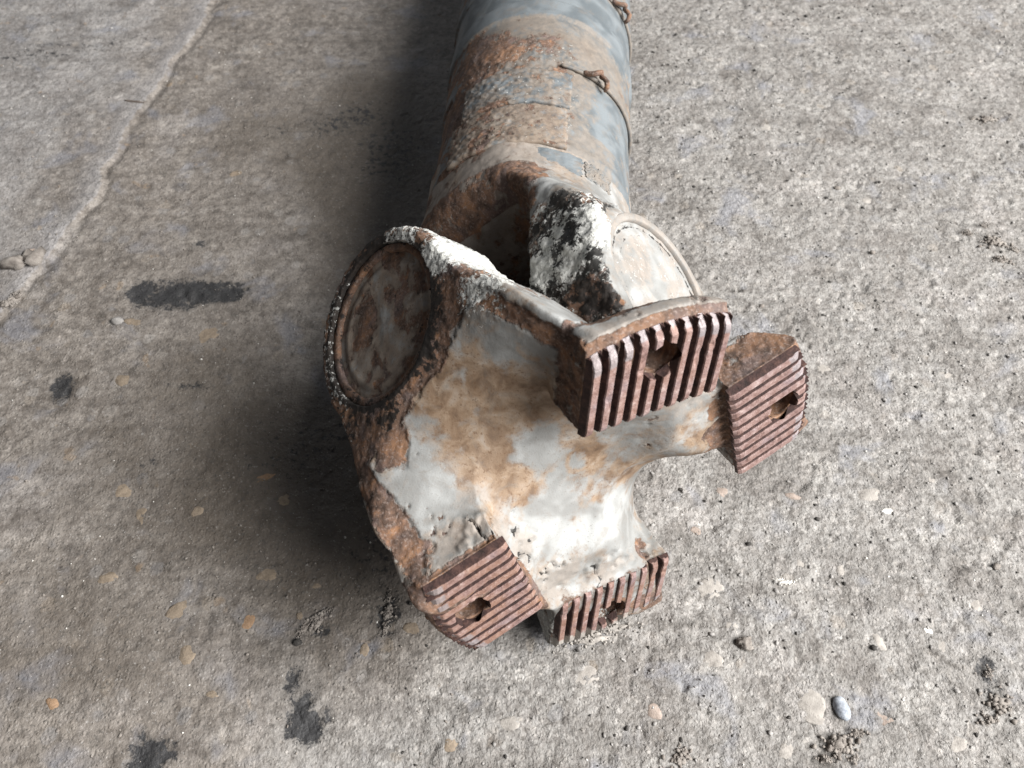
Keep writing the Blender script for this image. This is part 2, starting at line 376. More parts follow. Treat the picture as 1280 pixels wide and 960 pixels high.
def k_rough(k, ro): return k.math('ADD', 0.45, k.math('MULTIPLY', ro, 0.33))
def make_floor_material():
    k = NT('worn_dusty_concrete')
    blk, br, du, ro, ri = (k.attr(a) for a in ('black', 'brown', 'dusty', 'rough', 'ridge'))
    a = k.noise(18, 4, 0.62, 0.3); b = k.noise(140, 4, 0.68, 0.2, 3.3); c3 = k.noise(560, 2, 0.6, 0.0, 6.1); d = k.noise(1300, 1, 0.5, 0, 1.1)
    grey = k.ramp(b, [(0.28, (0.165, 0.157, 0.149)), (0.45, (0.226, 0.217, 0.208)), (0.58, (0.264, 0.255, 0.245)), (0.75, (0.32, 0.31, 0.30))])
    earth = k.ramp(b, [(0.28, (0.110, 0.098, 0.087)), (0.45, (0.180, 0.161, 0.144)), (0.60, (0.240, 0.217, 0.196)), (0.78, (0.315, 0.29, 0.266))])
    c = k.mix(k.step(k.math('ADD', br, k.math('MULTIPLY', k.math('SUBTRACT', a, 0.5), 0.8)), 0.2, 0.85), grey, earth)
    c = k.mix(k.step(k.math('ADD', du, k.math('MULTIPLY', k.math('SUBTRACT', a, 0.5), 0.7)), 0.2, 1.0, 0, 0.5), c, k.mix(b, (0.235, 0.234, 0.238), (0.37, 0.368, 0.375)))
    c = k.mix(k.step(a, 0.52, 0.68, 0, 0.35), c, (0.33, 0.31, 0.30))
    c = k.mix(k.step(a, 0.46, 0.34, 0, 0.40), c, (0.14, 0.125, 0.115))
    vg = k.n('ShaderNodeTexVoronoi'); vg.inputs['Scale'].default_value = 620; k.l(k.tc.outputs['Object'], vg.inputs['Vector'])
    sep = k.n('ShaderNodeSeparateColor'); k.l(vg.outputs['Color'], sep.inputs[0])
    grain = k.ramp(sep.outputs[0], [(0.0, (0.45, 0.43, 0.41)), (0.10, (0.78, 0.76, 0.74)), (0.45, (0.95, 0.95, 0.94)), (0.85, (1.04, 1.03, 1.02)), (0.98, (1.3, 1.28, 1.25))])
    gr = k.noise(240, 4, 0.68, 0.1, 31.0)
    c = k.mix(k.math('ADD', 0.28, k.math('MULTIPLY', ro, 0.5)), c, grain, 'MULTIPLY')
    c = k.mix(0.9, c, k.ramp(gr, [(0.30, (0.52, 0.50, 0.48)), (0.45, (0.90, 0.89, 0.88)), (0.56, (1.0, 1.0, 1.0)), (0.70, (1.25, 1.24, 1.22))]), 'MULTIPLY')
    mot = k.noise(42, 5, 0.7, 0.6, 41.0)
    c = k.mix(0.95, c, k.ramp(mot, [(0.30, (0.62, 0.60, 0.58)), (0.44, (0.88, 0.87, 0.86)), (0.54, (1.0, 1.0, 1.0)), (0.68, (1.22, 1.22, 1.21))]), 'MULTIPLY')
    mp = k.n('ShaderNodeMapping'); mp.inputs['Rotation'].default_value = (0, 0, math.radians(-28)); mp.inputs['Scale'].default_value = (14, 120, 60); k.l(k.tc.outputs['Object'], mp.inputs['Vector'])
    sc = k.n('ShaderNodeTexNoise'); sc.inputs['Scale'].default_value = 1.0; sc.inputs['Detail'].default_value = 4; sc.inputs['Roughness'].default_value = .65; k.l(mp.outputs[0], sc.inputs['Vector'])
    c = k.mix(0.8, c, k.ramp(sc.outputs['Fac'], [(0.32, (0.76, 0.75, 0.74)), (0.48, (1.0, 1.0, 1.0)), (0.70, (1.18, 1.18, 1.18))]), 'MULTIPLY')
    va = k.n('ShaderNodeTexVoronoi'); va.inputs['Scale'].default_value = 105; k.l(k.tc.outputs['Object'], va.inputs['Vector'])
    sa = k.n('ShaderNodeSeparateColor'); k.l(va.outputs['Color'], sa.inputs[0])
    edge = k.math('ADD', va.outputs['Distance'], k.math('MULTIPLY', k.math('SUBTRACT', gr, 0.5), 0.5))
    agg = k.math('MULTIPLY', k.step(edge, 0.42, 0.34), k.step(sa.outputs[0], 0.80, 0.82))
    tone = k.ramp(sa.outputs[1], [(0.0, (0.30, 0.235, 0.165)), (0.35, (0.36, 0.335, 0.31)), (0.6, (0.44, 0.42, 0.40)), (0.85, (0.22, 0.225, 0.24))])
    c = k.mix(k.math('MULTIPLY', agg, 0.24), c, tone)
    bl = k.noise(30, 3, 0.6, 0.4, 12.0)
    c = k.mix(k.step(bl, 0.56, 0.70, 0, 0.35), c, (0.20, 0.215, 0.26))
    oc = k.noise(75, 2, 0.5, 0.3, 15.0)
    c = k.mix(k.math('MULTIPLY', k.step(oc, 0.68, 0.74, 0, 0.25), k.math('ADD', 0.25, br)), c, (0.30, 0.20, 0.11))
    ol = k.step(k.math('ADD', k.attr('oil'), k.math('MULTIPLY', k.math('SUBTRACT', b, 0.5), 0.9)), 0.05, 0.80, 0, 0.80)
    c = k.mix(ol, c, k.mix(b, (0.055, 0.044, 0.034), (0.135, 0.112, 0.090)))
    c = k.mix(k.math('MULTIPLY', ri, 0.3), c, k.mix(c3, (0.30, 0.30, 0.32), (0.52, 0.52, 0.54)))
    c = k.mix(k.step(c3, 0.62, 0.74, 0, 0.35), c, (0.45, 0.435, 0.42))
    c = k.mix(k.step(c3, 0.42, 0.32, 0, 0.7), c, (0.085, 0.078, 0.070))
    c = k.mix(k.step(d, 0.74, 0.80, 0, 0.6), c, (0.62, 0.60, 0.58))
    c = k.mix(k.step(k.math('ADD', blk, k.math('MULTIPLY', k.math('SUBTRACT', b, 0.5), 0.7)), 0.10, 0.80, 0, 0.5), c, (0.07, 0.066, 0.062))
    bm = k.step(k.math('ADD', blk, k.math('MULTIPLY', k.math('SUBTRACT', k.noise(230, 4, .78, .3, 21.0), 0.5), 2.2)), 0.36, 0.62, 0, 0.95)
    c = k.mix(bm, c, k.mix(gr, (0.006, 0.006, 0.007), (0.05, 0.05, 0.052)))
    e = k.noise(430, 3, 0.65, 0.2, 8.8)
    nr = k.bump(e, k_rough(k, ro), 0.0017); nr = k.bump(k.math('MULTIPLY', sep.outputs[0], k.step(vg.outputs['Distance'], .6, .2)), 0.5, 0.0005, nr)
    r = k.math('SUBTRACT', k.math('ADD', 0.62, k.math('MULTIPLY', b, 0.3)), k.math('MULTIPLY', br, 0.12))
    return k.done(c, r, nr, 0, 0.42)
MAT_FLOOR = make_floor_material()
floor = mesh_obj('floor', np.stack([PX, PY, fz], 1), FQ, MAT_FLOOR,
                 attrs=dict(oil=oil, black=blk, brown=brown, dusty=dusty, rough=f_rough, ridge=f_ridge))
tag(floor, 'worn dusty concrete floor with dark oil stains under the driveshaft', kind='structure')
def ground_z(x, y):
    return float(floor_height(np.array([x], np.float32), np.array([y], np.float32))[0][0])

# ------------------------------------------------------------------ driveshaft
shaft = bpy.data.objects.new('driveshaft', None); COL.objects.link(shaft)
base = TC+S*0.2
shaft.location = (base[0], base[1], 0)
tag(shaft, 'rusty grey universal joint driveshaft with serrated flange lying on the concrete', 'driveshaft')
bpy.context.view_layer.update()
SH = np.array([base[0], base[1], 0.0])
def part(name, V, F, mat, fr=None, parent=None, **kw):
    """V in mm in frame fr (or metres in world when fr is None); stored relative to the driveshaft's base"""
    W = to_world(np.asarray(V, np.float64), fr) if fr is not None else np.asarray(V)
    return mesh_obj(name, W-SH, F, mat, parent or shaft, **kw)

PAD_ANG = [math.radians(a) for a in (125, 55, 235, 305)]
R_IN, R_OUT, PADW, HOLE_R, HOLE_RAD = 49.5, 87.0, 29.0, 73.0, 7.4

def sdf_flange(x, y, z):
    ax = np.abs(x)
    zc = z+HT
    # yoke arms: ear disc running up into the flange
    half = 41+np.clip((zc-10)/85, 0, 1)*15
    prof = np.maximum(np.abs(y)-half, np.maximum(-zc, zc-(HT-6)))
    ear = np.hypot(y, zc)-41
    p2 = smin(ear, prof, 4)
    outer = 81-np.clip((zc-30)/60, 0, 1)*5
    arm = smax(p2, np.maximum(ax-outer, 47-ax), 4.5)
    # bridge joining the arms under the flange
    br = smax(smax(np.maximum(ax-76, np.abs(y)-half), z+6, 4), -(z+60), 8)
    body = smin(arm, br, 9)
    # room for the cross between the ears
    void = np.hypot(x, np.minimum(zc, 1e9))-46
    void = np.where(zc < 0, ax-46, void)
    body = smax(body, -void, 6)
    # saddle shaped hollow that runs from ear to ear
    xs = np.abs(x-5)
    ch = -19.5-np.where(x < 5, 0.0040, 0.0120)*xs*xs-np.where(x < 5, 0.9, 0.0)*4*np.log1p(np.exp(np.clip((xs-75)/4, -20, 20)))+(0.0102+0.0175*sstep(x, -12, 26))*y*y+1.8*np.exp(-(xs/2.6)**2)
    body = smax(body, (z-ch)*0.86, 5)
    # bearing bores
    body = smax(body, -(np.hypot(y, zc)-33), 1.5)
    # four pads
    rr = np.hypot(x, y)
    for a in PAD_ANG:
        c, s = math.cos(a), math.sin(a)
        rad = x*c+y*s; tn = -x*s+y*c
        o = np.maximum(np.maximum(rr-R_OUT-2.5, (R_IN+1)-rad), np.abs(tn)-PADW)
        o = np.maximum(o, -rad)
        pad = smax(o, -24-z, 5.0)
        pad = smax(pad, (rr-R_OUT)*0.75+(-z-15)*0.66, 6)
        pad = smax(smax(pad, z+3.4, 1.0), (rr-R_OUT-.3)*0.7+(z+3.4)*0.7, 1.5)
        body = smin(body, pad, 12 if s < 0 else 5)
        # bolt hole
        body = np.maximum(body, -(np.hypot(rad-HOLE_R, tn)-HOLE_RAD))
    return body

def noise_pts(V, s, o, seed, gain=.55): return fbm(V, s, o, seed, gain)

def blobs(V, lst, warp):
    m = np.zeros(len(V), np.float32)
    Q = V+warp
    for (x, y, z, r, st) in lst:
        d = np.sqrt(((Q-np.array([x, y, z], np.float32))**2).sum(1))/r
        m = np.maximum(m, st*np.clip(1.5-d, 0, 1))
    return m
def warp3(V, s, amp, seed):
    return np.stack([fbm(V, s, 3, seed+i*91, .6) for i in range(3)], 1)*amp

# --- flange yoke
V, F, G = surface_nets(sdf_flange, (-92, -92, -145), (92, 92, 4), 0.8)
V = V.astype(np.float32)
rr = np.hypot(V[:, 0], V[:, 1]); zc = V[:, 2]+HT
edge_n = fbm(V, 0.09, 5, 3, .65)
fine_n = fbm(V, 0.35, 4, 19, .65)
wp = warp3(V, .06, 9, 300)+warp3(V, .25, 2.5, 340)
outer_side = sstep(np.abs(V[:, 1])-(40+12*np.clip(zc/85, 0, 1))+4*edge_n, -4, 3)
earface = np.maximum(sstep(np.abs(G[:, 0]), 0.55, 0.8), sstep(np.abs(V[:, 0]), 75, 77))*sstep(zc, 50, 38)*sstep(np.abs(V[:, 0]), 70, 74)
underneath = sstep(-G[:, 2], 0.2, 0.6)
rimband = sstep(np.abs(V[:, 0]), 44, 54)*np.exp(-((np.abs(V[:, 1])-(40+12*np.clip((zc-35)/60, 0, 1)))/np.where(V[:, 1] > 0, 5.0, 6.5))**2)*sstep(zc, 34, 46)
padtop = sstep(V[:, 2], -16, -10)*sstep(rr, 80, 85)
padface = np.zeros(len(V), np.float32)
holes = np.zeros(len(V), np.float32); padside = np.zeros(len(V), np.float32)
for pa in PAD_ANG:
    rad = V[:, 0]*math.cos(pa)+V[:, 1]*math.sin(pa); tn = -V[:, 0]*math.sin(pa)+V[:, 1]*math.cos(pa)
    padface = np.maximum(padface, sstep(V[:, 2], -7.5, -5)*sstep(rad, 46, 48.5)*sstep(np.abs(tn), 31.5, 29.5))
    holes = np.maximum(holes, sstep(np.hypot(rad-HOLE_R, tn), 10.5, 8.8)*sstep(rad, 40, 50))
    if abs(pa-PAD_ANG[2]) > 0.1:
        padside = np.maximum(padside, sstep(rad, 47, 52)*sstep(np.abs(tn), 38, 33)*sstep(V[:, 2], -24, -17))
isD = (V[:, 0] > 0) & (V[:, 1] < 0); isA = (V[:, 0] < 0) & (V[:, 1] > 0)
# worn away to rust: rims of the arms, the ear face, pads, holes and a few chips in the hollow
CHIPS = [(-80, -1, -60, 7, 1.0), (-79, 14, -55, 5, .9), (42, -30, -10, 7, .8), (-79, -26, -48, 8, .9), (-69, -49, -15, 8, .9), (-46, -34, -9, 6, .7), (41, 27, -8, 8, 1), (34, 33, -8, 7, .95), (25, 39, -7, 8, 1), (14, 47, -6, 7, .9), (36, 22, -13, 5, .9)]
bore = sstep(np.hypot(V[:, 1], zc), 36.5, 34.5)*(np.abs(V[:, 0]) > 44)*(zc < 40)
bare = np.maximum.reduce([.8*bore+.3*edge_n, 0.86*rimband+0.30*edge_n, 0.78*earface+0.35*edge_n, 0.9*padface*(1-0.5*isD), 0.8*underneath, 0.36*outer_side+0.5*edge_n,
                          0.95*holes, (0.62*padside+0.2*edge_n)*(~isD)*(1-isA*padtop), (0.66-.5*isA)*padtop*(~isD)+.3*edge_n, 0.9*blobs(V, CHIPS, wp*.6)])
TANB = [(-79, 11, -53, 11, .9), (-71, 18, -38, 11, 1.1), (-55, 15, -28, 14, 1.1), (-73, -5, -43, 13, .9), (-60, -8, -32, 13, .95), (-52, -22, -23, 10, .7), (-66, 4, -34, 9, .8), (-43, -10, -24, 9, .85),
        (-34, -14, -20, 7, .7), (-17, 5, -18, 7, .9), (6, 10, -17, 6, .7), (2, -8, -16, 5, .7), (16, 0, -16, 7, .75), (30, 12, -17, 7, .7), (28, 26, -13, 9, .95), (14, 34, -13, 8, .8), (-50, 30, -17, 7, .8), (-66, 36, -24, 6, .7)]
CLEAN = [(-42, 1, -25, 9, 1), (-22, -4, -18, 6, 1), (-16, -22, -16, 12, 1), (14, -22, -14, 13, 1), (-71, 28, -35, 7, 1), (-64, 40, -22, 6, 1), (-71, -33, -31, 10, .9), (-62, -30, -24, 8, .9), (30, 24, -16, 9, .8), (-76, -14, -44, 6, .8)]
tan = np.clip(0.32+0.6*fbm(V, 0.06, 4, 21, .65)+0.85*blobs(V, TANB, wp)-0.75*blobs(V, CLEAN, wp), 0, 1)
ring = np.hypot((V[:, 0]+17)/6.0, (V[:, 1]-5)/8.0)
tan = np.maximum(tan, 0.75*np.exp(-((ring-1.0)/0.22)**2)*(np.abs(V[:, 2]+18) < 6))
DUSTB = [(-61, -37, -8, 10, .8), (-29, -36, -10, 10, .8), (-1, -46, -6, 12, .9), (27, -39, -7, 10, .9), (-64, -20, -31, 9, .7), (-55, -24, -24, 8, .6), (42, -30, -8, 9, .9), (-45, -30, -14, 8, .6), (-10, 50, -8, 12, .8), (30, 34, -10, 9, .7)]
dust = np.clip(0.05+0.35*edge_n+0.9*blobs(V, DUSTB, wp)+padtop*(.35*sstep(G[:, 1], .2, .6)+.45*isA), 0, 1)
rimtop = (1-0.75*earface)*sstep(V[:, 1], 24, 38)*sstep(np.abs(V[:, 0]), 44, 52)*sstep(zc, 52, 20)
chalk = np.clip(0.06+0.66*rimtop*(0.8+0.5*edge_n)+0.42*earface*sstep(-V[:, 1]*0.7-zc*0.5, 4, 24)*(.8+.6*edge_n)+0.10*earface*sstep(V[:, 1], 20, 34)
                +0.5*blobs(V, [(-78, 44, -50, 9, 1), (-80, 40, -85, 10, 1), (-80, 28, -114, 10, 1), (-54, 42, -81, 16, .9), (-20, -74, -8, 7, .8), (20, -76, -8, 12, .8), (45, -66, -8, 10, .9)], wp), 0, 1)
tar = np.clip((0.28+.5*edge_n)*earface+0.25*earface*sstep(np.hypot(V[:, 1], zc), 46, 36)+0.15*fine_n*earface+0.55*bore+0.45*rimband*(V[:, 1] > 0)*sstep(edge_n, .0, .4), 0, 1)
# flaking skin along the lips of the two lower pads
tC = -V[:, 0]*math.sin(PAD_ANG[2])+V[:, 1]*math.cos(PAD_ANG[2]); rC = V[:, 0]*math.cos(PAD_ANG[2])+V[:, 1]*math.sin(PAD_ANG[2])
cwall = sstep(tC+2*edge_n, -24, -28)*sstep(tC, -48, -42)*sstep(rC, 42, 50)*sstep(V[:, 2], -19, -13)
dust = np.maximum(dust, cwall*(.75+.4*fine_n)); bare = bare*(1-.6*cwall)+cwall*.26
flake = blobs(V, [(-29, -36, -10, 10, 1), (-1, -46, -6, 11, 1), (27, -39, -7, 11, 1), (-52, -33, -10, 9, 1), (44, -29, -8, 8, .8)], wp)
vo = fbm(V, 0.085, 3, 131, .5)
crackm = sstep(np.abs(vo), 0.05, 0.022)*sstep(flake, .3, .6)
slab = sstep(fbm(V, 0.11, 3, 137, .6), -.08, .04)
pits = sstep(fbm(V, 0.17, 4, 401, .6), .40, .52)*sstep(fbm(V, 0.03, 2, 405)+.55*rimband, .0, .3)
bare = np.maximum(bare, .62*pits)
peel = sstep(bare+0.25*fbm(V, 0.26, 4, 0, .65), 0.46, 0.54)
disp = 0.35*fbm(V, 0.05, 2, 8)+0.55*fine_n*(0.25+peel)-0.75*peel+1.1*chalk*fbm(V, .45, 3, 88, .7)
slab = np.maximum(slab, .0)
disp += sstep(flake, .2, .5)*(1.0*slab-0.3+.35*fine_n)-1.8*crackm
tar = np.maximum(tar, 0.80*crackm)
disp *= sstep(V[:, 2], -2.6, -5)
V2 = V+G*disp[:, None]
flange = part('flange_yoke', V2, F, MAT_FLANGE, FR_FLANGE, attrs=dict(bare=bare, tan=tan, chalk=chalk, tar=tar, dust=dust))

# --- teeth of the four pads
PITCH_T, LAND, FLANK, TH = 5.75, 1.35, 1.2, 3.6
def tooth(ang, k, pad):
    """one ridge of a pad: a trapezoid bar along the pad's radius, stopped at the bolt hole"""
    tc = (k+0.5)*PITCH_T
    prof = np.array([(-LAND-FLANK, -TH), (-LAND-.08, -.45), (-LAND+.15, 0), (-LAND*.4, 0.03), (LAND*.4, 0.03), (LAND-.15, 0), (LAND+.08, -.45), (LAND+FLANK, -TH)])
    prof = np.array([(t, np.interp(t, prof[:, 0], prof[:, 1])) for t in sorted(set(np.round(np.concatenate([prof[:, 0], np.linspace(-LAND-FLANK, LAND+FLANK, 13)]), 3)))])
    VS, FS, WN = [], [], []
    c, s_ = math.cos(ang), math.sin(ang); P = len(prof)
    def seg(f0, f1, w0, w1):
        N = 24; b = sum(len(v) for v in VS)
        q, j = np.meshgrid(np.linspace(0, 1, N), np.arange(P), indexing='ij'); q = q.ravel(); j = j.ravel()
        t = prof[j, 0]; z = prof[j, 1]; tt = np.clip(tc+t, -PADW-0.6, PADW+0.6)
        r0 = np.array([f0(x) for x in tt]); r1 = np.array([f1(x) for x in tt]); r = r0+(r1-r0)*q
        hi = z > -1
        pos = np.stack([r, tt, np.full_like(r, ang*17)], 1)
        z = z+np.where(hi, 0.10*fbm(pos, .25, 3, 3, .6)-0.4*sstep(fbm(pos, .14, 3, 71, .6), .40, .58), 0)
        if w1: z = z-np.where(hi, np.maximum(0, r-(r1-3.6))**1.2*0.75, 0)
        if w0: z = z-np.where(hi, np.maximum(0, (r0+1.8)-r)*0.55, 0)
        tt = tt+np.where(hi, .05*fbm(pos, .35, 2, 12), 0)
        rj = r+0.45*fbm(pos*np.array([.2, 1, 1]), .5, 2, 9)
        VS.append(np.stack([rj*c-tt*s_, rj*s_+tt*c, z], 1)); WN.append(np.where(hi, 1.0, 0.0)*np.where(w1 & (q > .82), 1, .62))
        for i in range(N-1):
            for m in range(P-1):
                a = b+i*P+m; FS.append((a, a+P, a+P+1, a+1))
        FS.append(tuple(b+m for m in range(P))); FS.append(tuple(b+(N-1)*P+m for m in reversed(range(P))))
    rin = lambda t: R_IN-0.4
    rout = lambda t: math.sqrt(max((R_OUT-0.4)**2-t*t, 0))
    hole = lambda t, sg: HOLE_R+sg*math.sqrt(max(HOLE_RAD**2-t*t, 0))
    if abs(tc) < HOLE_RAD+2.3:
        seg(rin, lambda t: hole(t, -1), True, False)
        if rout(tc)-hole(tc, 1) > 2.5: seg(lambda t: hole(t, 1), rout, False, True)
    else:
        seg(rin, rout, True, True)
    V = np.concatenate(VS); w = np.concatenate(WN); rr_ = np.hypot(V[:, 0], V[:, 1])
    warm = np.full(len(V), (.30, .15, .55, .45)[pad]); mud = (pad == 3)*sstep(rr_+6*fbm(V, .12, 3, 5), 74, 86)*.9+(pad == 2)*.0+(pad == 0)*.12
    return V, FS, dict(worn=w, warm=warm, mud=mud+np.zeros(len(V)))  # worn: abraded lands; where it is low the groove shade is painted
for pi, a in enumerate(PAD_ANG):
    for k in range(-5, 5):
        v, f, at = tooth(a, k, pi)
        part('tooth', v, f, MAT_TOOTH, FR_FLANGE, parent=flange, smooth=False, attrs=at)

# --- shaft yoke
def sdf_yoke(x, y, z):
    ax = np.abs(x); s = -z
    half = 41+np.clip((s-10)/70, 0, 1)*9
    prof = np.maximum(np.maximum(-s, s-112), np.abs(y)-half)
    ear = np.hypot(y, z)-41
    p2 = smin(ear, prof, 4)
    outer = 85-34.5*sstep(s, 18, 92)
    cone = np.hypot(x, y*0.9)-(92-41.5*sstep(s, 0, 88))
    body = smax(smax(p2, ax-outer, 6), cone*0.8, 6)
    neck = np.maximum(np.hypot(x, y)-51.8, np.maximum(-s+62, s-112))
    body = smin(body, neck, 5)
    void = box2(x, s+30, 46, 80+20*np.clip(np.abs(y)/52, 0, 1.2)**2.2, 24)
    body = smax(body, -void, 5)
    body = smax(body, -(np.hypot(y, z)-33), 1.5)
    return body
V, F, G = surface_nets(sdf_yoke, (-90, -60, -116), (90, 60, 46), 1.0)
V = V.astype(np.float32)
edge_n = fbm(V, 0.08, 4, 13, .6)
wp = warp3(V, .07, 8, 500)+warp3(V, .3, 2.0, 540)
rim = sstep(np.abs(V[:, 0]), 90, 82)*sstep(np.abs(V[:, 0]), 40, 48)*sstep(-V[:, 2], 44, 26)*sstep(np.hypot(V[:, 1], V[:, 2]), 36, 39)*sstep(V[:, 1], -10, 5)
inside = sstep(np.abs(V[:, 0]), 50, 45)*sstep(-V[:, 2]+3*edge_n, 80, 72)
lip = sstep(-V[:, 2]+4*edge_n, 82, 74)*sstep(-V[:, 2], 28, 40)*sstep(np.abs(V[:, 0])+3*edge_n, 60, 50)*(V[:, 1] > 36)
f2 = fbm(V, 0.11, 4, 55, .7)
chalk = np.clip(rim*(0.30+0.6*f2)+0.06+0.1*edge_n+0.6*blobs(V, [(80, 36, -6, 10, 1), (55, 42, 2, 9, .9), (60, 42, -14, 7, .7), (66, 41, 6, 8, .6)], wp), 0, 1)
tar = np.clip(rim*(0.56-0.6*f2)+0.8*blobs(V, [(68, 43, -12, 8, .9), (74, 41, 4, 6, .9), (50, 40, 18, 9, .9), (62, 43, -24, 6, .8)], wp), 0, 1)
neck = sstep(-V[:, 2], 66, 80)*np.maximum(sstep(V[:, 0], 52, 34), .85*sstep(-V[:, 2], 84, 96))
bare = np.clip(np.maximum.reduce([0.44*inside+0.45*edge_n, 0.62*lip+.35*edge_n, neck*(.36+.5*edge_n), 0.45*rim+0.4*f2, 0.14+0.45*edge_n, blobs(V, [(73, 34, 23, 12, 1), (79, 30, 27, 8, 1)], wp)]), 0, 1)
chalk *= 1-0.8*np.clip(blobs(V, [(73, 34, 23, 11, 1)], wp), 0, 1)
tan = np.clip(0.30+0.6*fbm(V, 0.04, 3, 25), 0, 1); dust = np.clip(0.50+0.5*fbm(V, 0.06, 4, 35, .65)-.3*sstep(V[:, 0], 40, 60)+.3*inside+.35*neck, 0, 1); tan = np.maximum(np.maximum(tan, .6*inside), .75*neck)
tar = np.maximum(tar, .12*np.maximum(inside, lip)+.2*lip*f2)
disp = 0.5*fbm(V, 0.22, 3, 4)+2.6*rim*fbm(V, 0.20, 5, 64, .75)+1.0*lip*sstep(V[:, 0], 0, 30)*fbm(V, .22, 4, 12, .65)
V2 = V+G*disp[:, None]
yoke = part('shaft_yoke', V2, F, MAT_FLANGE, FR_YOKE, attrs=dict(bare=bare, tan=tan, chalk=chalk, tar=tar, dust=dust))

# --- cross between the yokes
def sdf_cross(x, y, z):
    a = np.maximum(np.hypot(y, z)-16-4*np.exp(-((np.abs(x)-42)/4.0)**2), np.abs(x)-62)
    b = np.maximum(np.hypot(x, z)-16-4*np.exp(-((np.abs(y)-42)/4.0)**2), np.abs(y)-62)
    return smin(smin(a, b, 10), np.sqrt(x*x+y*y+z*z)-27, 8)
V, F, G = surface_nets(sdf_cross, (-66, -66, -32), (66, 66, 32), 2.0)
CN = np.cross(U, Wv)
one = np.ones(len(V), np.float32)
part('cross', V+G*(0.8*fbm(V, .12, 3, 2))[:, None], F, MAT_FLANGE, frame(TC, U, Wv, CN), attrs=dict(bare=one*.8, tan=one*.5, chalk=one*.2, tar=one*.5, dust=one*.3))

# --- bearing caps in the four ears, with retaining rings
def lathe(prof, n=72, jitter=0.0, seed=0):
    vs = []; P = len(prof)
    for i in range(n):
        a = 2*math.pi*i/n
        for (r, z) in prof: vs.append((r*math.cos(a), r*math.sin(a), z))
    fs = []
    for i in range(n):
        j = (i+1) % n
        for k in range(P-1): fs.append((i*P+k, j*P+k, j*P+k+1, i*P+k+1))
    V = np.array(vs, np.float32)
    return V, np.array(fs, np.int32)
def cap_profile():
    pr = [(0.01, -4.6)]+[(r, -4.6) for r in np.linspace(2, 23, 12)]+[(24, -4.3), (25.5, -4.1), (27, -4.9), (28, -5.0), (29, -4.8), (31, -4.8), (32.2, -5.0), (32.9, -5.6), (32.9, -30)]
    return pr
def ring_profile():
    return [(30.2, -4.8), (30.2, -3.1), (30.8, -2.7), (33.3, -2.7), (33.6, -3.0), (33.6, -4.8)]
for axn, org in ((-U, 'flange'), (U, 'flange'), (Wv, 'shaft'), (-Wv, 'shaft')):
    e1 = np.cross(axn, S); e1 /= np.linalg.norm(e1); e2 = np.cross(axn, e1)
    Vc, Fc = lathe(cap_profile(), 96)
    n = fbm(Vc, .09, 4, 7, .6)
    Vc = Vc+np.array([0, 0, 1])*(0.5*fbm(Vc, .2, 3, 9))[:, None]*(Vc[:, 2] > -6)[:, None]
    on_flange = org == 'flange'  # caps and rings of the flange yoke: rustier, greasier, less chalky
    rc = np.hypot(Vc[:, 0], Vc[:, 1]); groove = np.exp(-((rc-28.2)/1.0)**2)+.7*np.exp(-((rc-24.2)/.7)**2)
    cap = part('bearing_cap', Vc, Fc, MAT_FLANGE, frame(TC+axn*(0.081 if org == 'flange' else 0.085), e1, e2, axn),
               attrs=dict(bare=(0.47+0.7*n) if on_flange else 0.1+0.4*n, tan=(0.75 if on_flange else .22)+.8*n, chalk=0.02+0*n if on_flange else 0.26+.2*n, tar=(0.22+.4*n if on_flange else .62*groove), dust=(0.62 if on_flange else 0.6)+.7*n))
    Vr, Fr = lathe(ring_profile(), 110)
    Vr[:, :2] = Vr[:, :2]@np.array([[-1, 0], [0, -1]], np.float32)
    gap = 104                                                     # the ring is open at one side
    Fr = Fr[:gap*5]
    part('snap_ring', Vr, Fr, MAT_FLANGE, frame(TC+axn*(0.081 if org == 'flange' else 0.085), e1, e2, axn), parent=cap,
         attrs=dict(bare=np.full(len(Vr), .75 if on_flange else .22)+.2*fbm(Vr, .06, 3, 5), tan=np.full(len(Vr), .4), chalk=np.full(len(Vr), .0 if on_flange else .12), tar=np.full(len(Vr), .4 if on_flange else .05), dust=np.full(len(Vr), .3 if on_flange else .7)))

# --- tube and sleeves (local z = distance along the shaft from the joint centre, mm)
tz = S; tx = np.cross(np.array([0, 0, 1.0]), tz); tx /= np.linalg.norm(tx); tx = -tx*-1
tyv = np.cross(tz, tx)
FR_TUBE = frame(TC, tx, tyv, tz)
def tube_r(z):
    r = 53.2-1.6*sstep(z, 96, 88)
    r = r+0.5*np.exp(-((z-96)/2.0)**2)                  # weld bead
    r = r+1.2*sstep(z, 158.0, 158.8)                    # sheet sleeve begins at the strap
    r = r+1.6*sstep(z, 199, 200.2)-0.9*sstep(z, 214, 216)
    r = r+1.5*sstep(z, 247, 248)
    return r
zs = np.concatenate([np.arange(88, 330, 0.9), np.arange(332, 760, 20)]); NA = 420
ang = np.arange(NA)*2*math.pi/NA
ZZ, AA = np.meshgrid(zs, ang, indexing='ij')
Rr = tube_r(ZZ)
Vt = np.stack([Rr*np.cos(AA), Rr*np.sin(AA), ZZ], -1).reshape(-1, 3).astype(np.float32)
Gt = np.stack([np.cos(AA), np.sin(AA), 0*AA], -1).reshape(-1, 3)
ids = np.arange(len(zs)*NA).reshape(len(zs), NA)
nx_ = np.roll(ids, -1, 1)
Ft = np.stack([ids[:-1], nx_[:-1], nx_[1:], ids[1:]], -1).reshape(-1, 4)
upn = Gt@np.array([np.dot(tx, [0, 0, 1]), np.dot(tyv, [0, 0, 1]), 0])      # 1 on the top of the tube
side = Gt@np.array([np.dot(tx, [1, 0, 0]), np.dot(tyv, [1, 0, 0]), 0])     # 1 on the right of the tube
zt = Vt[:, 2]
en = fbm(Vt, .06, 4, 90, .6)
